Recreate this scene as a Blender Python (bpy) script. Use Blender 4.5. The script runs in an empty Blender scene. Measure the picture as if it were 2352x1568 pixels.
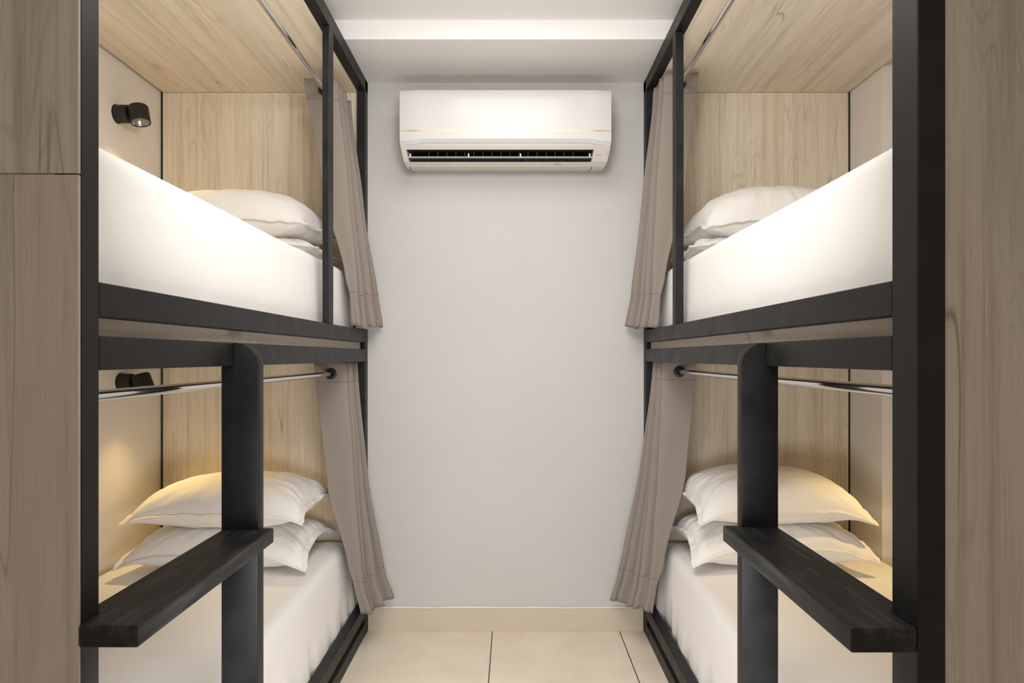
import bpy, bmesh, math, random
from mathutils import Vector, Matrix, noise, Euler

random.seed(7)
S = bpy.context.scene
COL = S.collection
PI = math.pi

# ------------------------------------------------------------------ materials
def new_mat(name):
    m = bpy.data.materials.new(name)
    m.use_nodes = True
    nt = m.node_tree
    b = nt.nodes['Principled BSDF']
    return m, nt, b

def N(nt, t, **kw):
    n = nt.nodes.new(t)
    for k, v in kw.items():
        if k in n.inputs.keys():
            n.inputs[k].default_value = v
        else:
            setattr(n, k, v)
    return n

def ramp(nt, stops, src):
    r = nt.nodes.new('ShaderNodeValToRGB')
    e = r.color_ramp.elements
    while len(e) < len(stops):
        e.new(0.5)
    for el, (p, c) in zip(e, stops):
        el.position = p
        el.color = (c[0], c[1], c[2], 1) if not isinstance(c, float) else (c, c, c, 1)
    nt.links.new(src, r.inputs[0])
    return r

def mix(nt, mode, fac, a, b):
    n = nt.nodes.new('ShaderNodeMix')
    n.data_type = 'RGBA'
    n.blend_type = mode
    for sock, v in ((n.inputs[0], fac), (n.inputs[6], a), (n.inputs[7], b)):
        if isinstance(v, (int, float)):
            sock.default_value = v
        elif isinstance(v, tuple):
            sock.default_value = (v[0], v[1], v[2], 1)
        else:
            nt.links.new(v, sock)
    return n.outputs[2]

def math_n(nt, op, a, b=None, c=None):
    n = nt.nodes.new('ShaderNodeMath')
    n.operation = op
    for i, v in enumerate((a, b, c)):
        if v is None:
            continue
        if isinstance(v, (int, float)):
            n.inputs[i].default_value = v
        else:
            nt.links.new(v, n.inputs[i])
    return n.outputs[0]

def bump(nt, b, height, strength, dist):
    n = nt.nodes.new('ShaderNodeBump')
    n.inputs['Strength'].default_value = strength
    n.inputs['Distance'].default_value = dist
    nt.links.new(height, n.inputs['Height'])
    nt.links.new(n.outputs[0], b.inputs['Normal'])
    return n

def simple(name, col, rough, metal=0.0, spec=0.5):
    m, nt, b = new_mat(name)
    b.inputs['Base Color'].default_value = (*col, 1)
    b.inputs['Roughness'].default_value = rough
    b.inputs['Metallic'].default_value = metal
    b.inputs['Specular IOR Level'].default_value = spec
    return m

def wood(name, grain, light=(.80, .72, .585), mid=(.70, .62, .49), dark=(.46, .39, .295), pink=(.79, .665, .54)):
    """oak laminate; grain = axis index the fibres follow"""
    m, nt, b = new_mat(name)
    L = nt.links
    tc = N(nt, 'ShaderNodeTexCoord')
    oi = N(nt, 'ShaderNodeObjectInfo')
    off = N(nt, 'ShaderNodeVectorMath', operation='SCALE')
    off.inputs[0].default_value = (13.1, 17.7, 23.3)
    L.new(oi.outputs['Random'], off.inputs['Scale'])
    add = N(nt, 'ShaderNodeVectorMath', operation='ADD')
    L.new(tc.outputs['Object'], add.inputs[0]); L.new(off.outputs[0], add.inputs[1])
    P = add.outputs[0]
    def stretched(cross, along):
        mp = N(nt, 'ShaderNodeMapping')
        sc = [cross] * 3
        sc[grain] = along
        mp.inputs['Scale'].default_value = sc
        L.new(P, mp.inputs['Vector'])
        return mp.outputs[0]
    def noise_t(vec, detail=4., rough=.55, dist=0.):
        n = N(nt, 'ShaderNodeTexNoise')
        n.inputs['Scale'].default_value = 1.0
        n.inputs['Detail'].default_value = detail
        n.inputs['Roughness'].default_value = rough
        n.inputs['Distortion'].default_value = dist
        L.new(vec, n.inputs['Vector'])
        return n.outputs['Fac']
    # slow bands of tone
    band = noise_t(stretched(11, .7), 3., .5, .4)
    base = ramp(nt, [(.30, mid), (.52, light), (.72, light)], band).outputs[0]
    pk = noise_t(stretched(5, .9), 2., .5, .2)
    base = mix(nt, 'MIX', math_n(nt, 'MULTIPLY', ramp(nt, [(.5, 0.), (.68, 1.)], pk).outputs[0], .55), base, pink)
    # fibre streaks
    fib = noise_t(stretched(46, 1.0), 9., .70, .45)
    fr = ramp(nt, [(.34, (.74, .71, .66)), (.50, (1., 1., 1.)), (.72, (1.08, 1.08, 1.07))], fib).outputs[0]
    base = mix(nt, 'MULTIPLY', .75, base, fr)
    fine = noise_t(stretched(420, 9), 3., .6)
    fn = ramp(nt, [(.35, (.90, .89, .86)), (.6, (1.03, 1.03, 1.03))], fine).outputs[0]
    base = mix(nt, 'MULTIPLY', .7, base, fn)
    # cathedral figure round stretched knots
    warp = noise_t(stretched(7.5, 1.5), 2.5, .5, .55)
    rings = math_n(nt, 'SINE', math_n(nt, 'MULTIPLY', warp, 110.))
    rmask = ramp(nt, [(.55, 0.), (.66, 1.)], noise_t(stretched(6.5, 1.9), 1., .4)).outputs[0]
    rr = math_n(nt, 'MULTIPLY', ramp(nt, [(.55, 0.), (.95, 1.)], rings).outputs[0], rmask)
    base = mix(nt, 'MIX', math_n(nt, 'MULTIPLY', rr, .30), base, dark)
    # hairline cracks along the grain
    ck = noise_t(stretched(9, .55), 2., .45, .25)
    d = math_n(nt, 'ABSOLUTE', math_n(nt, 'SUBTRACT', ck, .53))
    line = ramp(nt, [(0., 1.), (.0045, .0)], d).outputs[0]
    cm = ramp(nt, [(.52, 0.), (.60, 1.)], noise_t(stretched(8, 2.2), 2., .5)).outputs[0]
    base = mix(nt, 'MIX', math_n(nt, 'MULTIPLY', math_n(nt, 'MULTIPLY', line, cm), .75), base, (dark[0] * .6, dark[1] * .55, dark[2] * .5))
    # knots
    vo = N(nt, 'ShaderNodeTexVoronoi', feature='F1')
    vo.inputs['Scale'].default_value = 1.0
    L.new(stretched(4.2, 1.7), vo.inputs['Vector'])
    kn = noise_t(stretched(60, 25), 3., .6)
    kd = math_n(nt, 'ADD', vo.outputs['Distance'], math_n(nt, 'MULTIPLY', kn, .10))
    km = ramp(nt, [(.085, 1.), (.15, 0.)], kd).outputs[0]
    base = mix(nt, 'MIX', math_n(nt, 'MULTIPLY', km, .5), base, dark)
    L.new(base, b.inputs['Base Color'])
    b.inputs['Roughness'].default_value = .52
    b.inputs['Specular IOR Level'].default_value = .3
    bump(nt, b, fib, .12, .002)
    return m

def paint(name, col, rough=.75, mott=.02, bstr=.06, bscale=60.):
    m, nt, b = new_mat(name)
    tc = N(nt, 'ShaderNodeTexCoord')
    n = N(nt, 'ShaderNodeTexNoise'); n.inputs['Scale'].default_value = 2.2; n.inputs['Detail'].default_value = 4
    nt.links.new(tc.outputs['Object'], n.inputs['Vector'])
    lo = tuple(c * (1 - mott) for c in col); hi = tuple(min(1, c * (1 + mott)) for c in col)
    r = ramp(nt, [(.3, lo), (.7, hi)], n.outputs['Fac'])
    nt.links.new(r.outputs[0], b.inputs['Base Color'])
    b.inputs['Roughness'].default_value = rough
    b.inputs['Specular IOR Level'].default_value = .25
    n2 = N(nt, 'ShaderNodeTexNoise'); n2.inputs['Scale'].default_value = bscale; n2.inputs['Detail'].default_value = 3
    nt.links.new(tc.outputs['Object'], n2.inputs['Vector'])
    bump(nt, b, n2.outputs['Fac'], bstr, .003)
    return m

def black_metal(name, scuff=0.):
    m, nt, b = new_mat(name)
    L = nt.links
    tc = N(nt, 'ShaderNodeTexCoord')
    n = N(nt, 'ShaderNodeTexNoise'); n.inputs['Scale'].default_value = 14; n.inputs['Detail'].default_value = 5
    L.new(tc.outputs['Object'], n.inputs['Vector'])
    c = ramp(nt, [(.35, (.0085, .0086, .0088)), (.7, (.0155, .0156, .0158))], n.outputs['Fac']).outputs[0]
    if scuff:
        mp = N(nt, 'ShaderNodeMapping'); mp.inputs['Scale'].default_value = (60, 5, 60)
        L.new(tc.outputs['Object'], mp.inputs['Vector'])
        n3 = N(nt, 'ShaderNodeTexNoise'); n3.inputs['Scale'].default_value = 1; n3.inputs['Detail'].default_value = 4
        L.new(mp.outputs[0], n3.inputs['Vector'])
        sc = ramp(nt, [(.50, 0.), (.78, 1.)], n3.outputs['Fac']).outputs[0]
        c = mix(nt, 'MIX', math_n(nt, 'MULTIPLY', sc, scuff), c, (.075, .08, .088))
    L.new(c, b.inputs['Base Color'])
    r = ramp(nt, [(.3, .42), (.7, .55)], n.outputs['Fac']).outputs[0]
    L.new(r, b.inputs['Roughness'])
    b.inputs['Specular IOR Level'].default_value = .30
    n2 = N(nt, 'ShaderNodeTexNoise'); n2.inputs['Scale'].default_value = 220; n2.inputs['Detail'].default_value = 2
    L.new(tc.outputs['Object'], n2.inputs['Vector'])
    bump(nt, b, n2.outputs['Fac'], .05, .001)
    return m

def sheet(name, col=(.86, .84, .815)):
    m, nt, b = new_mat(name)
    L = nt.links
    tc = N(nt, 'ShaderNodeTexCoord')
    b.inputs['Base Color'].default_value = (*col, 1)
    b.inputs['Roughness'].default_value = .85
    b.inputs['Specular IOR Level'].default_value = .15
    b.inputs['Sheen Weight'].default_value = .1
    mp = N(nt, 'ShaderNodeMapping'); mp.inputs['Scale'].default_value = (9, 5, 14); mp.inputs['Rotation'].default_value = (.3, .2, .5)
    L.new(tc.outputs['Object'], mp.inputs['Vector'])
    n = N(nt, 'ShaderNodeTexNoise'); n.inputs['Scale'].default_value = 1; n.inputs['Detail'].default_value = 5; n.inputs['Distortion'].default_value = .6
    L.new(mp.outputs[0], n.inputs['Vector'])
    n2 = N(nt, 'ShaderNodeTexNoise'); n2.inputs['Scale'].default_value = 260; n2.inputs['Detail'].default_value = 2
    L.new(tc.outputs['Object'], n2.inputs['Vector'])
    h = math_n(nt, 'ADD', n.outputs['Fac'], math_n(nt, 'MULTIPLY', n2.outputs['Fac'], .03))
    bump(nt, b, h, .13, .012)
    return m

def linen(name):
    m, nt, b = new_mat(name)
    L = nt.links
    uv = N(nt, 'ShaderNodeUVMap'); uv.uv_map = 'UVMap'
    def nz(sx, sy, det):
        mp = N(nt, 'ShaderNodeMapping'); mp.inputs['Scale'].default_value = (sx, sy, 1)
        L.new(uv.outputs[0], mp.inputs['Vector'])
        n = N(nt, 'ShaderNodeTexNoise'); n.inputs['Scale'].default_value = 1; n.inputs['Detail'].default_value = det
        n.inputs['Roughness'].default_value = .6
        L.new(mp.outputs[0], n.inputs['Vector'])
        return n.outputs['Fac']
    warp = nz(1500, 190, 3.); weft = nz(190, 1500, 3.)
    s = math_n(nt, 'MULTIPLY', math_n(nt, 'ADD', warp, weft), .5)
    c = ramp(nt, [(.36, (.155, .130, .112)), (.50, (.270, .230, .200)), (.63, (.385, .338, .300))], s).outputs[0]
    # stitched hem and header lines: v = metres from the top edge / bottom edge in u2 map
    sep = N(nt, 'ShaderNodeSeparateXYZ'); L.new(uv.outputs[0], sep.inputs[0])
    ln = N(nt, 'ShaderNodeUVMap'); ln.uv_map = 'Edges'
    sp2 = N(nt, 'ShaderNodeSeparateXYZ'); L.new(ln.outputs[0], sp2.inputs[0])
    l1 = math_n(nt, 'LESS_THAN', math_n(nt, 'ABSOLUTE', math_n(nt, 'SUBTRACT', sp2.outputs[0], .078)), .0016)
    l2 = math_n(nt, 'LESS_THAN', math_n(nt, 'ABSOLUTE', math_n(nt, 'SUBTRACT', sp2.outputs[1], .135)), .0016)
    l = math_n(nt, 'MULTIPLY', math_n(nt, 'MAXIMUM', l1, l2), .45)
    c = mix(nt, 'MIX', l, c, (.09, .075, .065))
    L.new(c, b.inputs['Base Color'])
    b.inputs['Roughness'].default_value = .9
    b.inputs['Specular IOR Level'].default_value = .1
    b.inputs['Sheen Weight'].default_value = .05
    bump(nt, b, s, .35, .0015)
    return m

def floor_mat():
    m, nt, b = new_mat('floor_tile')
    L = nt.links
    g = N(nt, 'ShaderNodeNewGeometry')
    sep = N(nt, 'ShaderNodeSeparateXYZ'); L.new(g.outputs['Position'], sep.inputs[0])
    def joint(sock, ofs, per, w):
        f = math_n(nt, 'FRACT', math_n(nt, 'DIVIDE', math_n(nt, 'SUBTRACT', sock, ofs - per * .5), per))
        d = math_n(nt, 'MULTIPLY', math_n(nt, 'ABSOLUTE', math_n(nt, 'SUBTRACT', f, .5)), per)
        return math_n(nt, 'LESS_THAN', d, w)
    j = math_n(nt, 'MAXIMUM', joint(sep.outputs[0], -.0895, .556, .0021), joint(sep.outputs[1], 2.9375, .556, .0021))
    n = N(nt, 'ShaderNodeTexNoise'); n.inputs['Scale'].default_value = 5; n.inputs['Detail'].default_value = 6; n.inputs['Roughness'].default_value = .6
    L.new(g.outputs['Position'], n.inputs['Vector'])
    c = ramp(nt, [(.3, (.79, .695, .555)), (.55, (.86, .77, .635)), (.75, (.89, .805, .68))], n.outputs['Fac']).outputs[0]
    n2 = N(nt, 'ShaderNodeTexNoise'); n2.inputs['Scale'].default_value = 130; n2.inputs['Detail'].default_value = 3
    L.new(g.outputs['Position'], n2.inputs['Vector'])
    sp = ramp(nt, [(.30, (.86, .83, .78)), (.45, (1., 1., 1.))], n2.outputs['Fac']).outputs[0]
    c = mix(nt, 'MULTIPLY', .5, c, sp)
    c = mix(nt, 'MIX', j, c, (.05, .042, .035))
    L.new(c, b.inputs['Base Color'])
    b.inputs['Roughness'].default_value = .45
    b.inputs['Specular IOR Level'].default_value = .35
    return m

M = {}
M['wood_z'] = wood('oak_vertical', 2)
M['wood_y'] = wood('oak_lengthwise', 1)
shaded_oak = dict(light=(.485, .43, .375), mid=(.405, .355, .305), dark=(.27, .225, .18), pink=(.46, .39, .33))  # same oak laminate, with the dimmer light on these boards put into the colour
M['wood_end'] = wood('oak_shaded_vertical', 2, **shaded_oak)
M['wood_edge'] = wood('oak_shaded_lengthwise', 1, **shaded_oak)
M['wall'] = paint('wall_paint', (.57, .555, .538))
M['wall_side'] = paint('wall_paint_lightened', (.80, .755, .705))  # same paint as the end wall, lightened to offset the dim bunk interiors
M['ceil'] = paint('ceiling_paint', (.77, .745, .725))
M['white_paint'] = paint('white_gloss_paint', (.83, .825, .81), rough=.5, mott=.005)
M['caulk'] = paint('white_caulk', (.78, .76, .74), bstr=.3, bscale=25)
M['black'] = black_metal('black_frame_paint')
M['black_step'] = black_metal('black_step_paint', .55)
M['black_matte'] = simple('black_lamp', (.012, .0115, .011), .55)
M['black_plastic'] = simple('black_grommet', (.010, .010, .010), .4)
M['chrome'] = simple('chrome_tube', (.78, .76, .74), .12, 1.0)
M['reflector'] = simple('lamp_reflector', (.55, .50, .46), .3, .9)
M['sheet'] = sheet('white_cotton')
M['pillow'] = sheet('white_pillow_cotton', (.84, .82, .79))
M['linen'] = linen('grey_brown_linen')
M['floor'] = floor_mat()
M['skirt'] = paint('beige_skirting_tile', (.60, .52, .41), rough=.45, mott=.04, bstr=.02)
M['ac_white'] = simple('glossy_white_plastic', (.64, .633, .622), .24)
M['ac_body'] = simple('shaded_white_plastic', (.54, .505, .465), .42)  # slightly beige housing, darkened in colour for shade on its down-facing part
M['ac_dark'] = simple('dark_duct', (.012, .012, .012), .6)
M['gold'] = simple('gold_strip', (.74, .60, .34), .3, .45)
M['grey_print'] = simple('grey_print', (.22, .20, .19), .6)
M['bulb'] = None

def emissive(name, col, st):
    m, nt, b = new_mat(name)
    b.inputs['Base Color'].default_value = (.9, .85, .7, 1)
    b.inputs['Emission Color'].default_value = (*col, 1)
    b.inputs['Emission Strength'].default_value = st
    return m
M['bulb'] = emissive('warm_bulb', (1, .78, .45), 1.5)

# ------------------------------------------------------------------ object helpers
def link_mesh(name, bm, mats, parent=None, loc=(0, 0, 0), smooth=False):
    """bm is in world coordinates; the object's origin goes to loc"""
    loc = Vector(loc)
    bmesh.ops.translate(bm, verts=bm.verts, vec=-loc)
    bmesh.ops.recalc_face_normals(bm, faces=bm.faces)
    me = bpy.data.meshes.new(name)
    bm.to_mesh(me); bm.free()
    if not isinstance(mats, (list, tuple)):
        mats = [mats]
    for m in mats:
        me.materials.append(m)
    if smooth:
        for p in me.polygons:
            p.use_smooth = True
    o = bpy.data.objects.new(name, me)
    COL.objects.link(o)
    if parent is not None:
        o.parent = parent
        pl = Vector(parent.location)
        if parent.parent is not None:
            pl = pl + Vector(parent.parent.location)
        o.location = loc - pl
    else:
        o.location = loc
    return o

def add_box(bm, x0, x1, y0, y1, z0, z1, bev=0.0, seg=2):
    r = bmesh.ops.create_cube(bm, size=1.0)
    vs = r['verts']
    for v in vs:
        v.co = Vector(((x0 + x1) / 2 + v.co.x * abs(x1 - x0), (y0 + y1) / 2 + v.co.y * abs(y1 - y0), (z0 + z1) / 2 + v.co.z * abs(z1 - z0)))
    if bev > 0:
        es = list({e for v in vs for e in v.link_edges})
        bmesh.ops.bevel(bm, geom=es, offset=bev, segments=seg, affect='EDGES', profile=.5)

def box(name, x0, x1, y0, y1, z0, z1, mat, parent=None, bev=.0015):
    bm = bmesh.new()
    add_box(bm, x0, x1, y0, y1, z0, z1, bev)
    return link_mesh(name, bm, mat, parent, ((x0 + x1) / 2, (y0 + y1) / 2, (z0 + z1) / 2))

def prism(pts, axis, lo, hi, bev=0., seg=2):
    """polygon pts in the two other axes, extruded along axis"""
    bm = bmesh.new()
    def co(p, t):
        c = [0, 0, 0]; k = 0
        for i in range(3):
            if i == axis: c[i] = t
            else: c[i] = p[k]; k += 1
        return c
    a = [bm.verts.new(co(p, lo)) for p in pts]
    b = [bm.verts.new(co(p, hi)) for p in pts]
    bm.faces.new(a); bm.faces.new(b[::-1])
    n = len(pts)
    for i in range(n):
        bm.faces.new((a[i], b[i], b[(i + 1) % n], a[(i + 1) % n]))
    if bev:
        bmesh.ops.recalc_face_normals(bm, faces=bm.faces)
        es = [e for e in bm.edges if len(e.link_faces) == 2 and e.calc_face_angle(0) > .6]
        bmesh.ops.bevel(bm, geom=es, offset=bev, segments=seg, affect='EDGES', profile=.5)
    return bm

def tube(p0, p1, r, seg=24, r1=None, cap=True):
    bm = bmesh.new()
    p0, p1 = Vector(p0), Vector(p1)
    d = p1 - p0
    bmesh.ops.create_cone(bm, cap_ends=cap, segments=seg, radius1=r, radius2=r if r1 is None else r1, depth=d.length)
    q = Vector((0, 0, 1)).rotation_difference(d.normalized())
    bmesh.ops.transform(bm, matrix=Matrix.Translation((p0 + p1) / 2) @ q.to_matrix().to_4x4(), verts=bm.verts)
    return bm

def lathe(profile, seg=40):
    """profile: list of (radius, height) ; returns bm round +Z"""
    bm = bmesh.new()
    rings = []
    for r, z in profile:
        if r < 1e-6:
            rings.append([bm.verts.new((0, 0, z))])
        else:
            rings.append([bm.verts.new((r * math.cos(2 * PI * i / seg), r * math.sin(2 * PI * i / seg), z)) for i in range(seg)])
    for A, B in zip(rings, rings[1:]):
        for i in range(seg):
            j = (i + 1) % seg
            if len(A) == 1 and len(B) == 1: continue
            if len(A) == 1: bm.faces.new((A[0], B[j], B[i]))
            elif len(B) == 1: bm.faces.new((A[i], A[j], B[0]))
            else: bm.faces.new((A[i], A[j], B[j], B[i]))
    return bm

def empty(name, loc, label, cat, group=None):
    o = bpy.data.objects.new(name, None)
    COL.objects.link(o)
    o.location = loc
    o.empty_display_size = .1
    tag(o, label, cat, group)
    return o

def tag(o, label, cat, group=None):
    o['label'] = label
    o['category'] = cat
    if group:
        o['group'] = group

def structure(o, label, cat):
    o['kind'] = 'structure'
    o['label'] = label
    o['category'] = cat
    return o

def smooth_angle(o, deg=40):
    me = o.data
    for p in me.polygons:
        p.use_smooth = True
    bm = bmesh.new(); bm.from_mesh(me)
    for e in bm.edges:
        if len(e.link_faces) == 2 and e.calc_face_angle(0) > math.radians(deg):
            e.smooth = False
    bm.to_mesh(me); bm.free()

# ------------------------------------------------------------------ dimensions (metres; camera at x=0, y=0)
EYE = 1.20
D = 2.941                       # back wall
H_SOFFIT, H_CEIL, Y_STEP = 2.401, 2.475, 2.538
XL, XR = -.636, .573            # aisle faces of the two bunks
WL, WR, WR_PIER = -1.535, 1.62, 1.469
Y_FRONT = -1.7

# ------------------------------------------------------------------ room shell
t = .12
structure(box('floor', WL - t, WR + t, Y_FRONT - t, D + t, -.1, 0, M['floor'], bev=0), 'large beige floor tiles with thin dark joints', 'floor')
structure(box('wall_back', WL - t, WR + t, D, D + t, 0, H_CEIL + t, M['wall'], bev=0), 'pale grey painted end wall behind the air conditioner', 'wall')
structure(box('wall_left', WL - t, WL, Y_FRONT, D, 0, H_CEIL, M['wall_side'], bev=0), 'pale beige wall along the left bunks', 'wall')
bm = prism([(WR + t, Y_FRONT), (WR + t, D), (WR_PIER, D), (WR_PIER, 2.668), (WR, 2.668), (WR, Y_FRONT)], 2, 0, H_CEIL)
structure(link_mesh('wall_right', bm, M['wall_side'], None, (WR, 1.2, 1.2)), 'pale beige wall along the right bunks with a shallow pier', 'wall')
structure(box('wall_front', WL - t, WR + t, Y_FRONT - t, Y_FRONT, 0, H_CEIL, M['wall'], bev=0), 'plain wall behind the viewer', 'wall')
structure(box('ceiling', WL - t, WR + t, Y_FRONT - t, Y_STEP, H_CEIL, H_CEIL + t, M['ceil'], bev=0), 'pale ceiling above the aisle', 'ceiling')
structure(box('trim_1', WL, WR, Y_STEP + .004, D, H_SOFFIT, H_CEIL + .01, M['ceil'], bev=0), 'lowered pale soffit against the end wall', 'soffit')
structure(box('trim_2', WL, WR, Y_STEP, Y_STEP + .004, H_SOFFIT, H_CEIL, M['white_paint'], bev=0), 'bright white face where the ceiling steps down', 'trim')
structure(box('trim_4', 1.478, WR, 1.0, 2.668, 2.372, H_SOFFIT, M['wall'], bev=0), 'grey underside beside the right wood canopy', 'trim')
structure(box('baseboard_back', XL + .003, XR - .003, D - .011, D, 0, .098, M['skirt'], bev=.001), 'beige tile skirting along the end wall', 'baseboard')
# irregular bead of white filler over the skirting
bm = bmesh.new()
nx = 90
rows = []
for i in range(nx + 1):
    x = XL + .003 + (XR - XL - .006) * i / nx
    w = .0055 + .0035 * noise.noise((x * 7, 3.3, 0)) + .0015 * noise.noise((x * 31, 1, 0))
    rows.append([bm.verts.new((x, D - .0005, .098)), bm.verts.new((x, D - .008, .0985)), bm.verts.new((x, D - .006, .098 + w)), bm.verts.new((x, D - .0005, .099 + w * 1.4))])
for a, b2 in zip(rows, rows[1:]):
    for k in range(4):
        bm.faces.new((a[k], a[(k + 1) % 4], b2[(k + 1) % 4], b2[k]))
bm.faces.new(rows[0]); bm.faces.new(rows[-1][::-1])
structure(link_mesh('trim_3', bm, M['caulk'], None, (0, D, .1), True), 'uneven white filler bead on top of the skirting', 'trim')

# ------------------------------------------------------------------ bunk beds
BW = .888                       # aisle face to wall edge of the boards
def make_bunk(side, XA, yn, post_d, label, guard, lad, step, rods):
    """side -1 left / +1 right. a is measured from the aisle face towards the wall."""
    X = lambda a: XA + side * a
    root = empty('bunk_bed', (X(.44), 1.95, 0), label, 'bunk bed', 'black framed bunk beds facing each other over the aisle')
    def B(name, a0, a1, y0, y1, z0, z1, mat, bev=.0015):
        xs = sorted((X(a0), X(a1)))
        return box(name, xs[0], xs[1], y0, y1, z0, z1, mat, root, bev)
    bk = M['black']
    yp = yn + (.006 if side < 0 else 0)
    # uprights
    B('post', 0, .040, yp, yn + post_d, 0, 2.398, bk, .002)
    B('post', 0, .036, D - .052, D - .002, 0, 2.398, bk, .002)
    B('edge_strip', BW + .0005, BW + .0065, D - .0215, D - .002, .08, 2.36, bk, 0)
    B('guard_post', 0, guard[2], guard[0], guard[1], 1.3155, 2.347, bk, .002)
    # long rails on the aisle side
    y0, y1 = yn + post_d, D - .052
    B('rail', 0, .038, y0, y1, 0, .050, bk, .002)
    B('rail', 0, .038, y0, y1, .080, .130, bk, .002)
    B('rail', 0, .038, y0, y1, 1.179, 1.232, bk, .002)
    B('rail', 0, .038, y0, y1, 1.2625, 1.315, bk, .002)
    B('rail', 0, .038, yp, D - .002, 2.3475, 2.3995, bk, .002)
    # boards
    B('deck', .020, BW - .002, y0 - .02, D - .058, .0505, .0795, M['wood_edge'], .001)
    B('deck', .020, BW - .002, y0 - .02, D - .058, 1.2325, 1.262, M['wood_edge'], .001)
    B('canopy', .0385, BW, yn + .02, D - .022, 2.350, 2.372, M['wood_y'], .0008)
    B('headboard', .037, BW, D - .022, D - .002, 1.263, 2.3495, M['wood_z'], .0008)
    B('headboard', .037, BW, D - .022, D - .002, .080, 1.232, M['wood_z'], .0008)
    if side < 0:
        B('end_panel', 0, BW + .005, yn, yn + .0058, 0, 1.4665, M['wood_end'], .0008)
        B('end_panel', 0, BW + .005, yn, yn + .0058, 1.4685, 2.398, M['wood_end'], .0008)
    else:
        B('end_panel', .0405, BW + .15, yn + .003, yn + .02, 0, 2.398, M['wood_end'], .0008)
    # ladder upright: plank with a rounded outer shoulder, notched under the rail
    la, lo, ly0, ly1 = lad
    zt, r = 1.2315, -lo - .005
    pts = [(X(0), zt)]
    for k in range(13):
        th = PI / 2 * k / 12
        pts.append((X(lo + r - r * math.sin(th)) if k else X(lo + r), zt - r + r * math.cos(th)))
    pts += [(X(lo), 0), (X(la), 0), (X(la), 1.1785), (X(0), 1.1785)]
    # remove the duplicate when the shoulder starts on the rail face
    clean = []
    for p in pts:
        if not clean or (abs(p[0] - clean[-1][0]) + abs(p[1] - clean[-1][1])) > 1e-4:
            clean.append(p)
    o = link_mesh('ladder_upright', prism(clean, 1, ly0, ly1, .002), bk, root, (X(0), (ly0 + ly1) / 2, .6))
    smooth_angle(o, 35)
    # step: plank fixed to the near upright and run past the ladder upright (slotted round both)
    so, sy0, sy1, sz, sth = step
    ai = .025
    def step_mesh(z_top):
        pt = [(X(so), sy0), (X(so), sy1), (X(lo - .0005), sy1), (X(lo - .0005), ly0 - .0003), (X(ai), ly0 - .0003),
              (X(ai), yn + post_d + .0005), (X(-.0005), yn + post_d + .0005), (X(-.0005), sy0)]
        return prism(pt, 2, z_top - sth, z_top, .0025)
    o = link_mesh('step', step_mesh(sz), M['black_step'], root, (X(so / 2), (sy0 + sy1) / 2, sz - sth / 2))
    # chrome curtain rods
    for (ra, rz) in rods:
        o = link_mesh('curtain_rod', tube((X(ra), yn + .02, rz), (X(ra), D - .0225, rz), .0100, 28, cap=True), M['chrome'], root, (X(ra), 1.9, rz))
        smooth_angle(o, 40)
        o['label'] = 'chrome curtain rod'
    return root

RODS_L = [(.100, EYE + 1.040), (.090, EYE - .068)]
RODS_R = [(.090, EYE + 1.080), (.090, EYE - .059)]
make_bunk(-1, XL, .981, .050, 'left black framed bunk bed with a two-piece wood end panel split by a seam',
          (2.321, 2.377, .024), (.0266, -.0565, 1.523, 1.560), (-.087, .981, 1.540, EYE - .393, .033), RODS_L)
make_bunk(1, XR, .949, .065, 'right black framed bunk bed with a one-piece wood end panel',
          (2.366, 2.408, .030), (.0275, -.055, 1.516, 1.549), (-.094, .949, 1.530, EYE - .3845, .035), RODS_R)

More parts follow.
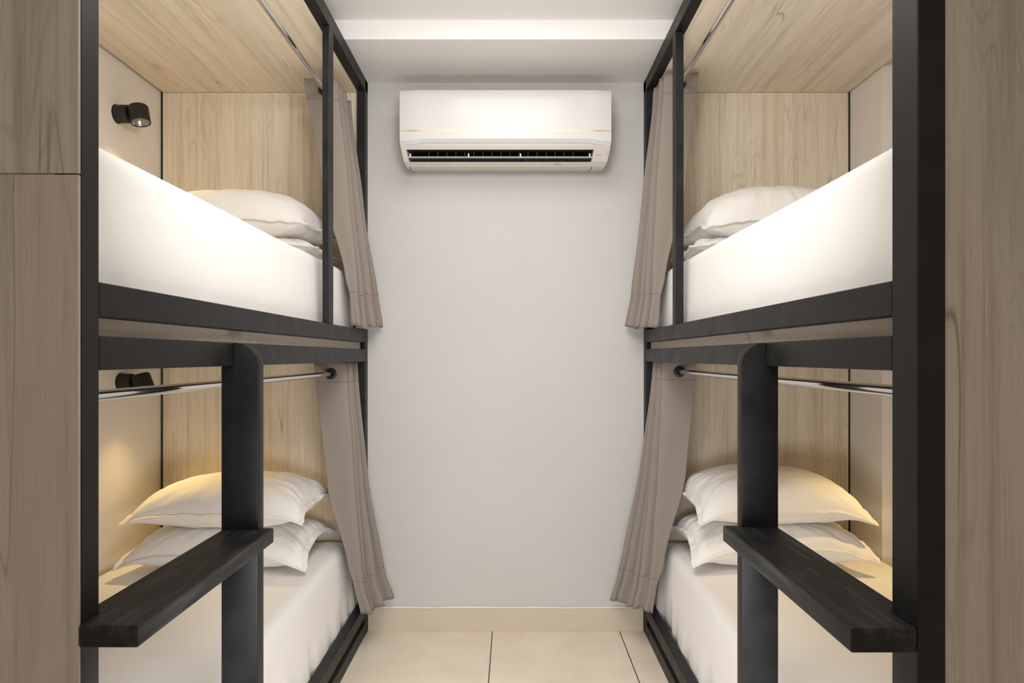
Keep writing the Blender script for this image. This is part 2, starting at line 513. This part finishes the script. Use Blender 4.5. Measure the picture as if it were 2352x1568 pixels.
# ------------------------------------------------------------------ mattresses
def make_mattress(side, XA, a_top, a_bot, a_wall, y0, y1, z0, z1, seed, label, bunch):
    X = lambda a: XA + side * a
    bm = bmesh.new()
    nx, ny, nz = 34, 90, 22
    r = .030
    L, W, T = a_wall, y1 - y0, z1 - z0
    # surface of a box as six grids, merged
    def grid(fn, n1, n2):
        vs = [[bm.verts.new(fn(i / n1, j / n2)) for j in range(n2 + 1)] for i in range(n1 + 1)]
        for i in range(n1):
            for j in range(n2):
                bm.faces.new((vs[i][j], vs[i + 1][j], vs[i + 1][j + 1], vs[i][j + 1]))
    ez = lambda s: .5 - .5 * math.cos(PI * s) if True else s      # denser near the edges
    e2 = lambda s: s + .55 * (ez(s) - s)
    grid(lambda i, j: (e2(i), e2(j), 0), nx, ny); grid(lambda i, j: (e2(i), e2(j), 1), nx, ny)
    grid(lambda i, j: (0, e2(i), e2(j)), ny, nz); grid(lambda i, j: (1, e2(i), e2(j)), ny, nz)
    grid(lambda i, j: (e2(i), 0, e2(j)), nx, nz); grid(lambda i, j: (e2(i), 1, e2(j)), nx, nz)
    bmesh.ops.remove_doubles(bm, verts=bm.verts, dist=1e-5)
    for v in bm.verts:
        s, u, w = v.co
        # rounded box in metres
        p = Vector((s * (L - a_bot), u * W, w * T))
        dims = Vector((L - a_bot, W, T))
        q = Vector([min(max(p[k], r), dims[k] - r) for k in range(3)])
        n = p - q
        if n.length > 1e-6:
            n.normalize(); p = q + n * r
        else:
            n = Vector((0, 0, 1))
        a = a_bot + p.x
        tz = p.z / T
        fade = max(0, 1 - s * 2.2)
        a += (a_top - a_bot) * tz * fade
        y = y0 + p.y; z = z0 + p.z
        # soft swell and sheet wrinkles
        k = noise.noise((a * 3 + seed, y * 2.2, z * 3)) * .004
        k += noise.noise((a * 9 + seed, y * 4 + z * 5, z * 4)) * .0025
        a += n.x * k
        if tz < .97: y += n.y * k
        if tz > .3: z += n.z * min(k, 0) * 1.6
        if n.x < -.3:
            low = max(0, 1 - tz * 1.7) ** 1.5
            wv = noise.noise((y * 5.5 + seed, 0, .3)) + .5 * noise.noise((y * 15 + seed, 0, 1.7))
            a += bunch * low * wv
            a = max(a, .0395 if z < z0 + (.072 if z0 < .5 else .06) else .002)
        v.co = (X(a), y, z)
    o = link_mesh('mattress', bm, M['sheet'], None, (X(.45), (y0 + y1) / 2, z0), True)
    tag(o, label, 'mattress', 'white sheeted mattresses in the four bunks')
    return o

for side, XA, nm in ((-1, XL, 'left'), (1, XR, 'right')):
    ynear = 1.05
    make_mattress(side, XA, .056, .044, .875, ynear, D - .05, 1.2625, 1.560, 3.1 + side, 'white sheeted mattress on the upper %s bunk' % nm, .004)
    make_mattress(side, XA, .066, .040, .875, ynear, D - .05, .080, .409, 8.7 + side, 'white sheeted mattress on the lower %s bunk' % nm, .055)

# ------------------------------------------------------------------ pillows
def make_pillow(cx, cy, zc, L, W, Ht, Hb, rz, rx, ry, seed, label, droop=.02, zmin=None, zmax=None):
    nu, nv = 84, 60
    fl = .019
    def outline(u, v):
        c = .085
        x = L / 2 * u * (1 - c * (1 - v * v) * abs(u) ** 3)
        y = W / 2 * v * (1 - c * (1 - u * u) * abs(v) ** 3)
        return x, y
    def mid(u, v):
        e = max(abs(u), abs(v))
        z = -droop * (abs(u) ** 5) * (abs(v) ** 5)
        z += e ** 4 * (.012 * noise.noise((u * 2.3 + seed, v * 2.1, 1.1)) + .005 * noise.noise((u * 7 + seed, v * 7, 2.2)))
        return z
    def wr(u, v, sh=0.):
        # pinches that run in from the edges and corners
        e = max(abs(u), abs(v))
        ang = math.atan2(v, u)
        w = noise.noise((ang * 7 + seed + sh, e * 1.3, .2)) * (e ** 3) * (1 - e ** 8) * .019
        w += noise.noise((ang * 17 + seed, e * 1.6, 4.2)) * (e ** 5) * (1 - e ** 10) * .013
        w += noise.noise((u * 2.2 + seed, v * 2.2, 7.)) * (1 - e ** 4) * .008
        w += noise.noise((u * 5.2 + seed, v * 4.2, 9.)) * (1 - e ** 4) * .005
        return w
    R = Euler((rx, ry, rz)).to_matrix()
    C = Vector((cx, cy, zc))
    def place(p):
        q = R @ Vector(p) + C
        if zmin is not None and q.z < zmin:
            q.z = zmin
        if zmax is not None and q.z > zmax:
            q.z = zmax
        return q
    dense = lambda s: math.copysign(1 - (1 - abs(s)) ** 1.35, s)
    us = [dense(-1 + 2 * i / nu) for i in range(nu + 1)]
    vs = [dense(-1 + 2 * j / nv) for j in range(nv + 1)]
    bm = bmesh.new()
    T, Bo = {}, {}
    for i, u in enumerate(us):
        for j, v in enumerate(vs):
            x, y = outline(u, v)
            h = ((1 - abs(u) ** 2.6) * (1 - abs(v) ** 2.6))
            h = max(h, 0)
            edge = i in (0, nu) or j in (0, nv)
            m = mid(u, v)
            zt = Ht * h ** .52 + (wr(u, v) if not edge else 0)
            zb = -Hb * h ** .42 + (wr(u, v, 31.) * .5 if not edge else 0)
            if not edge:
                zb = min(zb, zt - .002)
            T[i, j] = bm.verts.new(place((x, y, m + zt)))
            Bo[i, j] = T[i, j] if edge else bm.verts.new(place((x, y, m + zb)))
    for i in range(nu):
        for j in range(nv):
            bm.faces.new((T[i, j], T[i + 1, j], T[i + 1, j + 1], T[i, j + 1]))
            q = (Bo[i, j], Bo[i, j + 1], Bo[i + 1, j + 1], Bo[i + 1, j])
            if len(set(q)) == 4 and not all(v in (T[i, j], T[i + 1, j], T[i + 1, j + 1], T[i, j + 1]) for v in q):
                bm.faces.new(q)
    o = link_mesh('pillow', bm, M['pillow'], None, (cx, cy, zc), True)
    tag(o, label, 'pillow', 'white pillows stacked at the head of each bunk')
    # sewn flange round the seam
    bm = bmesh.new()
    loop = [(us[i], -1) for i in range(nu)] + [(1, vs[j]) for j in range(nv)] + [(us[i], 1) for i in range(nu, 0, -1)] + [(-1, vs[j]) for j in range(nv, 0, -1)]
    ring = []
    n = len(loop)
    for k, (u, v) in enumerate(loop):
        x, y = outline(u, v)
        m = mid(u, v)
        ox = math.copysign(1, u) * max(0, abs(u) ** 14) if abs(u) > .2 else 0
        oy = math.copysign(1, v) * max(0, abs(v) ** 14) if abs(v) > .2 else 0
        d = Vector((ox, oy, 0))
        d = d.normalized() * fl * (1.25 if min(abs(u), abs(v)) > .93 else 1)
        wv = .006 * noise.noise((u * 9 + seed, v * 9, 5.)) - .003
        th = .0016
        rows = []
        for (f, tt) in ((-.15, .0026), (.25, th), (.8, .0024), (1., .0006), (.8, -.0024), (.25, -th), (-.15, -.0026)):
            rows.append(bm.verts.new(place((x + d.x * f, y + d.y * f, m + tt + wv * max(f, 0)))))
        ring.append(rows)
    for k in range(n):
        A, Bq = ring[k], ring[(k + 1) % n]
        for r_ in range(6):
            bm.faces.new((A[r_], A[r_ + 1], Bq[r_ + 1], Bq[r_]))
    f = link_mesh('flange', bm, M['pillow'], o, (cx, cy, zc), True)
    return o

LM, UM = .409, 1.560
# lower bunks
make_pillow(-1.090, 2.625, .490, .650, .430, .080, .084, math.radians(1.5), math.radians(2), math.radians(1), 1.3,
            'lower pillow of the two on the lower left bunk, shadowed by the one above', .044, LM + .0015, .5585)
make_pillow(-1.080, 2.630, .634, .640, .430, .106, .078, math.radians(-2.0), math.radians(1.5), math.radians(-.5), 4.4,
            'plump upper pillow of the two on the lower left bunk, lit yellow by the lamp', .030, .559)
make_pillow(.985, 2.630, .512, .640, .430, .075, .106, math.radians(-1.0), math.radians(2), math.radians(-1), 7.7,
            'lower pillow of the two on the lower right bunk, pressed on the mattress', .052, LM + .0015, .5745)
make_pillow(.985, 2.630, .648, .620, .430, .118, .076, math.radians(2.0), math.radians(2.5), math.radians(.5), 10.1,
            'plump upper pillow of the two on the lower right bunk', .036, .575)
# upper bunks
make_pillow(-1.050, 2.640, UM + .048, .640, .430, .055, .046, math.radians(2.0), 0, 0, 13.2,
            'flattened lower pillow of the two on the upper left bunk', .012, UM + .0015, UM + .0785)
make_pillow(-1.065, 2.635, UM + .142, .640, .430, .142, .066, math.radians(-1.5), math.radians(1), math.radians(1.0), 16.9,
            'plump upper pillow of the two on the upper left bunk', .014, UM + .079)
make_pillow(.975, 2.640, UM + .050, .620, .430, .060, .048, math.radians(-2.0), 0, 0, 19.4,
            'flattened lower pillow of the two on the upper right bunk', .012, UM + .0015, UM + .0775)
make_pillow(.990, 2.635, UM + .140, .600, .430, .155, .066, math.radians(1.5), math.radians(1), math.radians(-2.0), 22.8,
            'plump upper pillow of the two on the upper right bunk', .034, UM + .078)

# ------------------------------------------------------------------ curtains
def make_curtain(side, XA, rod_a, rod_z, z_bot, keys, fan, y_top, y_bot, nf, seed, label):
    """keys: list of (t, centre a, half width) from top (0) to bottom (1); fan: extra spread into the aisle of the folds near the wall"""
    X = lambda a: XA + side * a
    z_top = rod_z + .045
    nseg, nt_ = 18, 56
    nu = nf * nseg
    def at(t, k):
        for p, q in zip(keys, keys[1:]):
            if t <= q[0]:
                f = (t - p[0]) / (q[0] - p[0]); f = f * f * (3 - 2 * f) * .5 + f * .5
                return p[k] + (q[k] - p[k]) * f
        return keys[-1][k]
    rnd = random.Random(seed)
    amp = [1.0] + [rnd.uniform(.80, 1.10) for _ in range(nf + 1)]
    dev = [0.0] + [rnd.uniform(-.010, .010) for _ in range(nf + 1)]
    hem = [rnd.uniform(-.011, .011) for _ in range(nf + 2)]
    bm = bmesh.new()
    uvl = bm.loops.layers.uv.new('UVMap'); edl = bm.loops.layers.uv.new('Edges')
    V, UVc, ED = {}, {}, {}
    width = nf * .135
    for j in range(nt_ + 1):
        t = j / nt_
        c0, A = at(t, 1), at(t, 2)
        ys, ye = y_top[0] + (y_bot[0] - y_top[0]) * t, y_top[1] + (y_bot[1] - y_top[1]) * t
        for i in range(nu + 1):
            s = i / nu
            f = s * nf
            k = int(min(f, nf - 1e-6)); fr = f - k
            am = amp[k] + (amp[k + 1] - amp[k]) * fr
            w = math.cos(PI * f)
            w = math.copysign(abs(w) ** .82, w) * am
            dv = (dev[k] + (dev[k + 1] - dev[k]) * fr) * t * 1.4
            a = c0 + A * w + dv - fan * t ** 1.5 * s
            a += .006 * noise.noise((s * 5 + seed, t * 3.2, .4)) * (.2 + t)
            # rounded loops at the fold tips, flat panels square to the rod between them
            y = ys + (ye - ys) * (s + (.13 + .12 * t * t) / nf * math.sin(2 * PI * f))
            y += .006 * noise.noise((s * 6, t * 4, seed)) * t
            z = z_top + (z_bot + hem[k] * (1 - fr) + hem[k + 1] * fr - z_top) * t
            V[i, j] = bm.verts.new((X(a), y, z))
            UVc[i, j] = (s * width, t * (z_top - z_bot))
            ED[i, j] = (t * (z_top - z_bot), (1 - t) * (z_top - z_bot))
    for i in range(nu):
        for j in range(nt_):
            ids = ((i, j), (i + 1, j), (i + 1, j + 1), (i, j + 1))
            fc = bm.faces.new([V[q] for q in ids])
            for lp, q in zip(fc.loops, ids):
                lp[uvl].uv = UVc[q]; lp[edl].uv = ED[q]
    org = (X(rod_a), (y_top[0] + y_top[1]) / 2, z_top)
    o = link_mesh('curtain', bm, M['linen'], None, org, True)
    md = o.modifiers.new('thickness', 'SOLIDIFY'); md.thickness = .0016; md.offset = 0
    tag(o, label, 'curtain', 'grey brown linen curtains bunched at the head of each bunk')
    # black ring in the first panel, square to the cloth
    ang = math.atan2((y_top[1] - y_top[0]) / nf, 2 * keys[0][2])
    for k in range(1):
        yc = y_top[0] + (y_top[1] - y_top[0]) * (k + .5) / nf - .004
        prof = [(.0125, -.005), (.0205, -.0048), (.0225, -.0015), (.0225, .0015), (.0205, .0048), (.0125, .005), (.0115, .0), (.0125, -.005)]
        bm = lathe(prof, 36)
        rot = Matrix.Rotation(PI / 2, 4, 'X')
        bmesh.ops.transform(bm, matrix=Matrix.Translation((X(rod_a), yc, rod_z)) @ Matrix.Rotation(-side * ang * .5, 4, 'Z') @ rot, verts=bm.verts)
        bmesh.ops.remove_doubles(bm, verts=bm.verts, dist=1e-5)
        g = link_mesh('grommet', bm, M['black_plastic'], o, (X(rod_a), yc, rod_z), True)
        g['label'] = 'black curtain ring'
    return o

make_curtain(-1, XL, RODS_L[0][0], RODS_L[0][1], EYE + .121, [(0, .110, .066), (.45, .062, .050), (.8, .010, .020), (.88, .000, .011), (1, -.006, .014)], .076,
             (2.605, 2.875), (2.680, 2.886), 10, 3, 'curtain at the head of the upper left bunk, hanging behind the guard post')
make_curtain(-1, XL, RODS_L[1][0], RODS_L[1][1], .163, [(0, .090, .064), (.5, .055, .050), (.8, .004, .019), (.9, -.010, .010), (1, -.034, .014)], .086,
             (2.665, 2.880), (2.705, 2.886), 10, 11, 'curtain at the head of the lower left bunk, hem over the base rail')
make_curtain(1, XR, RODS_R[0][0], RODS_R[0][1], EYE + .124, [(0, .090, .070), (.45, .055, .056), (.8, .014, .020), (.88, .006, .010), (1, -.002, .014)], .094,
             (2.650, 2.875), (2.690, 2.886), 10, 21, 'curtain at the head of the upper right bunk, beside the guard post')
make_curtain(1, XR, RODS_R[1][0], RODS_R[1][1], .165, [(0, .090, .066), (.45, .062, .056), (.8, .006, .024), (.9, -.014, .012), (1, -.028, .014)], .118,
             (2.660, 2.880), (2.700, 2.886), 10, 33, 'curtain at the head of the lower right bunk, fanned out over the skirting')

# ------------------------------------------------------------------ reading lamps
def make_lamp(side, XW, y, z, tilt, energy, label):
    root = empty('wall_lamp', (XW, y, z), label, 'lamp', 'black reading spotlights on the bunk walls')
    d = Vector((-side, 0, 0))
    # wall mount: short drum with a thin plate
    prof = [(0, 0), (.0365, 0), (.0365, .003), (.034, .0035), (.034, .046), (.032, .050), (0, .050)]
    bm = lathe(prof, 40)
    q = Vector((0, 0, 1)).rotation_difference(d).to_matrix().to_4x4()
    bmesh.ops.transform(bm, matrix=Matrix.Translation((XW, y, z)) @ q, verts=bm.verts)
    o = link_mesh('wall_mount', bm, M['black_matte'], root, (XW, y, z)); smooth_angle(o, 35)
    pr = [(0, 0), (.0385, 0), (.0385, .0008), (0, .0009)]
    bm = lathe(pr, 40)
    bmesh.ops.transform(bm, matrix=Matrix.Translation((XW, y, z)) @ q, verts=bm.verts)
    g = link_mesh('wall_ring', bm, M['caulk'], root, (XW, y, z)); g['label'] = 'pale ring of filler round the mount'
    # swivel
    c = Vector((XW, y, z)) + d * .050
    o = link_mesh('swivel', tube(c - d * .002, c + d * .014, .012, 24), M['black_matte'], root, c); smooth_angle(o, 35)
    # head: open drum, axis tipped away from the wall by tilt
    hc = Vector((XW, y - .002, z - .004)) + d * .089
    ax = Vector((-side * math.sin(tilt), -.10, -math.cos(tilt))).normalized()
    R = Vector((0, 0, 1)).rotation_difference(ax).to_matrix().to_4x4()
    hl = .033
    prof = [(0, -hl), (.034, -hl), (.036, -hl + .003), (.036, hl), (.0335, hl), (.0325, hl - .004)]
    bm = lathe(prof, 48)
    bmesh.ops.transform(bm, matrix=Matrix.Translation(hc) @ R, verts=bm.verts)
    o = link_mesh('lamp_head', bm, M['black_matte'], root, hc); smooth_angle(o, 35)
    prof = [(.0325, hl - .003), (.030, hl - .012), (.022, hl - .028), (.012, hl - .036), (0, hl - .037)]
    bm = lathe(prof, 24)
    bmesh.ops.transform(bm, matrix=Matrix.Translation(hc) @ R, verts=bm.verts)
    r = link_mesh('reflector', bm, M['reflector'], root, hc)
    r['label'] = 'faceted silvery reflector inside the lamp head'
    ld = bpy.data.lights.new('lamp_light', 'SPOT')
    ld.energy = energy; ld.color = (1, .70, .28)
    ld.spot_size = math.radians(112); ld.spot_blend = .75; ld.shadow_soft_size = .012
    lo = bpy.data.objects.new('lamp_light', ld); COL.objects.link(lo)
    lo.parent = root
    lo.location = hc + ax * (hl + .004) - Vector(root.location)
    lo.rotation_euler = Vector((0, 0, -1)).rotation_difference(ax).to_euler()
    return root

make_lamp(-1, WL, 2.598, EYE + .940, .22, 3.5, 'black spotlight on the wall over the upper left bunk, its reflector showing')
make_lamp(-1, WL, 2.622, EYE - .100, .42, 6.0, 'lit black spotlight on the wall of the lower left bunk, half behind the rod')
make_lamp(1, WR, 2.30, EYE - .100, .36, 8.0, 'lit black spotlight in the recess of the lower right bunk, behind the post')

# ------------------------------------------------------------------ air conditioner
def make_ac():
    x0, x1 = -.4636, .403
    root = empty('air_conditioner', ((x0 + x1) / 2, D, 2.0), 'white split air conditioner with a thin gold stripe high on the end wall', 'air conditioner')
    Y = lambda d: D - d
    s0, s1 = -.4385, .3335                       # air slot
    # housing: cheeks with full profile, middle with the recessed slot
    full = [(.001, 2.286), (.183, 2.286), (.190, 2.080), (.186, 2.066), (.176, 2.050), (.150, 2.012), (.128, 1.996), (.100, 1.992), (.001, 2.010)]
    slot = [(.001, 2.286), (.183, 2.286), (.190, 2.080), (.186, 2.066), (.178, 2.053), (.075, 2.060), (.060, 2.030), (.075, 2.008), (.149, 2.011), (.128, 1.996), (.100, 1.992), (.001, 2.010)]
    bm = bmesh.new()
    def ext(prof, xa, xb, dark_edges=(), ia=None, ib=None):
        ia = ia or [0] * len(prof); ib = ib or [0] * len(prof)
        a = [bm.verts.new((xa + ia[i], Y(d), z)) for i, (d, z) in enumerate(prof)]
        b = [bm.verts.new((xb - ib[i], Y(d), z)) for i, (d, z) in enumerate(prof)]
        bm.faces.new(a); bm.faces.new(b[::-1])
        n = len(prof)
        for i in range(n):
            f = bm.faces.new((a[i], b[i], b[(i + 1) % n], a[(i + 1) % n]))
            if i in dark_edges: f.material_index = 1
    ins = [.010, .006, .002, .0015, .003, .010, .018, .022, .026]
    cl = [0] * 9
    cl2 = [0, 0, 0, 0, 0, -.009, -.009, -.009, -.009]
    z9 = [0] * 9
    # the slot narrows towards the bottom: inner cheek edges lean in
    ext(full, x0, s0, (), ins, [0, 0, 0, 0, 0, -.008, -.008, -.008, -.008])
    ext(full, s1, x1, (), [0, 0, 0, 0, 0, -.008, -.008, -.008, -.008], ins)
    ext(slot, s0, s1, (4, 5, 6, 7))
    h = link_mesh('housing', bm, [M['ac_body'], M['ac_dark']], root, (0, D, 2.1))
    # glossy front panel, slightly bowed, bottom corners dropping lower than the middle
    bm = bmesh.new()
    nx, nz = 60, 16
    zt, zb_mid, zb_cor = 2.2915, 2.0765, 2.0690
    rows = []
    for i in range(nx + 1):
        s = i / nx
        x = x0 + (x1 - x0) * s
        e = min(s, 1 - s) * (x1 - x0)
        k = min(1, max(0, (e - .045) / .05)); k = k * k * (3 - 2 * k)
        zb = zb_cor + (zb_mid - zb_cor) * k
        wing = .010 * (1 - min(1, e / .075)) ** 1.6      # ends curve back a touch
        col = []
        for j in range(nz + 1):
            tt = j / nz
            z = zb + (zt - zb) * tt
            d = .2045 + .003 * math.sin(PI * tt) - .010 * max(0, (tt - .86) / .14) ** 2 - .012 * max(0, (.05 - tt) / .05) ** 2 - wing
            col.append(bm.verts.new((x, Y(d), z)))
        rows.append(col)
    back = [[bm.verts.new((c.co.x, Y(.184 if j < nz - 1 else .18), c.co.z)) for j, c in enumerate(col)] for col in rows]
    for i in range(nx):
        for j in range(nz):
            bm.faces.new((rows[i][j], rows[i + 1][j], rows[i + 1][j + 1], rows[i][j + 1]))
            bm.faces.new((back[i][j], back[i][j + 1], back[i + 1][j + 1], back[i + 1][j]))
        bm.faces.new((rows[i][0], back[i][0], back[i + 1][0], rows[i + 1][0]))
        bm.faces.new((rows[i][nz], rows[i + 1][nz], back[i + 1][nz], back[i][nz]))
    for i in (0, nx):
        for j in range(nz):
            bm.faces.new((rows[i][j], rows[i][j + 1], back[i][j + 1], back[i][j]))
    p = link_mesh('front_panel', bm, M['ac_white'], root, (0, D - .2, 2.18))
    smooth_angle(p, 30)
    # gold stripe following the panel
    bm = bmesh.new()
    zs = 2.1215
    for i in range(nx):
        q = []
        for (ii, zz, dd) in ((i, zs - .0034, .0006), (i + 1, zs - .0034, .0006), (i + 1, zs + .0034, .0012), (i, zs + .0034, .0012)):
            s = ii / nx; x = x0 + .004 + (x1 - x0 - .008) * s
            e = min(s, 1 - s) * (x1 - x0)
            wing = .010 * (1 - min(1, e / .075)) ** 1.6
            tt = (zz - zb_mid) / (zt - zb_mid)
            d = .2045 + .003 * math.sin(PI * tt) - wing + dd
            q.append(bm.verts.new((x, Y(d), zz)))
        f = bm.faces.new(q)
    bmesh.ops.remove_doubles(bm, verts=bm.verts, dist=1e-6)
    r_ = bmesh.ops.extrude_face_region(bm, geom=bm.faces[:])
    bmesh.ops.translate(bm, verts=[v for v in r_['geom'] if isinstance(v, bmesh.types.BMVert)], vec=(0, .003, 0))
    g = link_mesh('gold_stripe', bm, M['gold'], p, (0, D - .2, zs)); g['label'] = 'thin gold stripe'
    # louver blade
    bm = prism([(Y(.178), 2.0215), (Y(.178), 2.0240), (Y(.118), 2.0335), (Y(.118), 2.0310)], 0, s0 + .004, s1 - .004, .0006)
    link_mesh('louver', bm, M['ac_white'], root, (0, D - .15, 2.027))
    # pivots on the louver
    for x in (s0 + .014, s0 + .255, s0 + .470, s1 - .016):
        bm = prism([(Y(.172), 2.0240), (Y(.160), 2.0258), (Y(.158), 2.0400), (Y(.165), 2.0420)], 0, x - .0028, x + .0028, .0006)
        link_mesh('louver_clip', bm, M['ac_white'], root, (x, D - .165, 2.03))
    # upright vanes in the duct
    nv = 17
    for k in range(nv):
        x = s0 + .088 + k * (s1 - s0 - .17) / (nv - 1)
        bm = prism([(Y(.150), 2.013), (Y(.150), 2.052), (Y(.085), 2.055), (Y(.085), 2.013)], 0, x - .0007, x + .0007)
        link_mesh('vane', bm, M['ac_vane'], root, (x, D - .12, 2.03))
    # printed marks: three lamps and a short line at the right, a faint wordmark-sized line below the slot
    def mark(name, x, z, d, w, hh):
        return box(name, x - w / 2, x + w / 2, Y(d) - .0006, Y(d) + .004, z - hh / 2, z + hh / 2, M['grey_print'], root, 0)
    mark('indicator', .392, 2.0462, .1745, .005, .0028)
    mark('indicator', .391, 2.0385, .1690, .003, .0018)
    mark('indicator', .3895, 2.0320, .1645, .005, .0014)
    mark('printed_mark', .352, 2.0345, .1662, .013, .0016)
    mark('printed_mark', .3635, 2.0345, .1662, .0035, .0026)
    mark('printed_mark', .187, 2.0035, .1395, .030, .0022)
    return root
M['ac_vane'] = simple('dark_vane', (.09, .095, .098), .5)
make_ac()

# ------------------------------------------------------------------ light
def area(name, loc, sx, sy, energy, col, rot=(0, 0, 0)):
    d = bpy.data.lights.new(name, 'AREA')
    d.shape = 'RECTANGLE'; d.size = sx; d.size_y = sy; d.energy = energy; d.color = col
    o = bpy.data.objects.new(name, d); COL.objects.link(o)
    o.location = loc; o.rotation_euler = rot
    return o
WHITE = (1, .985, .965)
area('aisle_ceiling_lamp', (-.03, 1.65, 2.468), .55, 1.25, 7.4, WHITE)
area('entry_ceiling_fill', (-.03, -.55, 2.468), .8, .8, 9.5, WHITE)  # added unseen fill behind the viewer to light the end panels
area('aisle_high_fill', (-.03, .98, 1.96), .45, .40, 11, WHITE, (math.radians(106), 0, 0))  # added fill light above the view, brightens headboards and canopies
area('aisle_low_fill', (-.03, .98, .54), 1.1, .32, 9.5, (.97, .98, 1), (math.radians(90), 0, 0))  # added fill light below the view, brightens the lower bunks
w = bpy.data.worlds.new('room_world'); S.world = w
w.use_nodes = True
w.node_tree.nodes['Background'].inputs[0].default_value = (.9, .9, .92, 1)
w.node_tree.nodes['Background'].inputs[1].default_value = .3

# ------------------------------------------------------------------ camera
cam = bpy.data.cameras.new('camera')
cam.sensor_fit = 'HORIZONTAL'; cam.sensor_width = 36
cam.lens = 1540 / 2352 * 36
cam.shift_x = -2 / 2352
cam.shift_y = 35 / 2352
cam.clip_start = .01
co = bpy.data.objects.new('camera', cam); COL.objects.link(co)
co.location = (0, 0, EYE)
co.rotation_euler = (PI / 2, 0, 0)
S.camera = co

vs_ = S.view_settings
vs_.view_transform = 'Standard'
vs_.look = 'None'
vs_.exposure = 0.42
vs_.gamma = 1.0
vs_.use_curve_mapping = False
S.cycles.use_denoising = True
S.cycles.diffuse_bounces = 8
S.cycles.max_bounces = 14
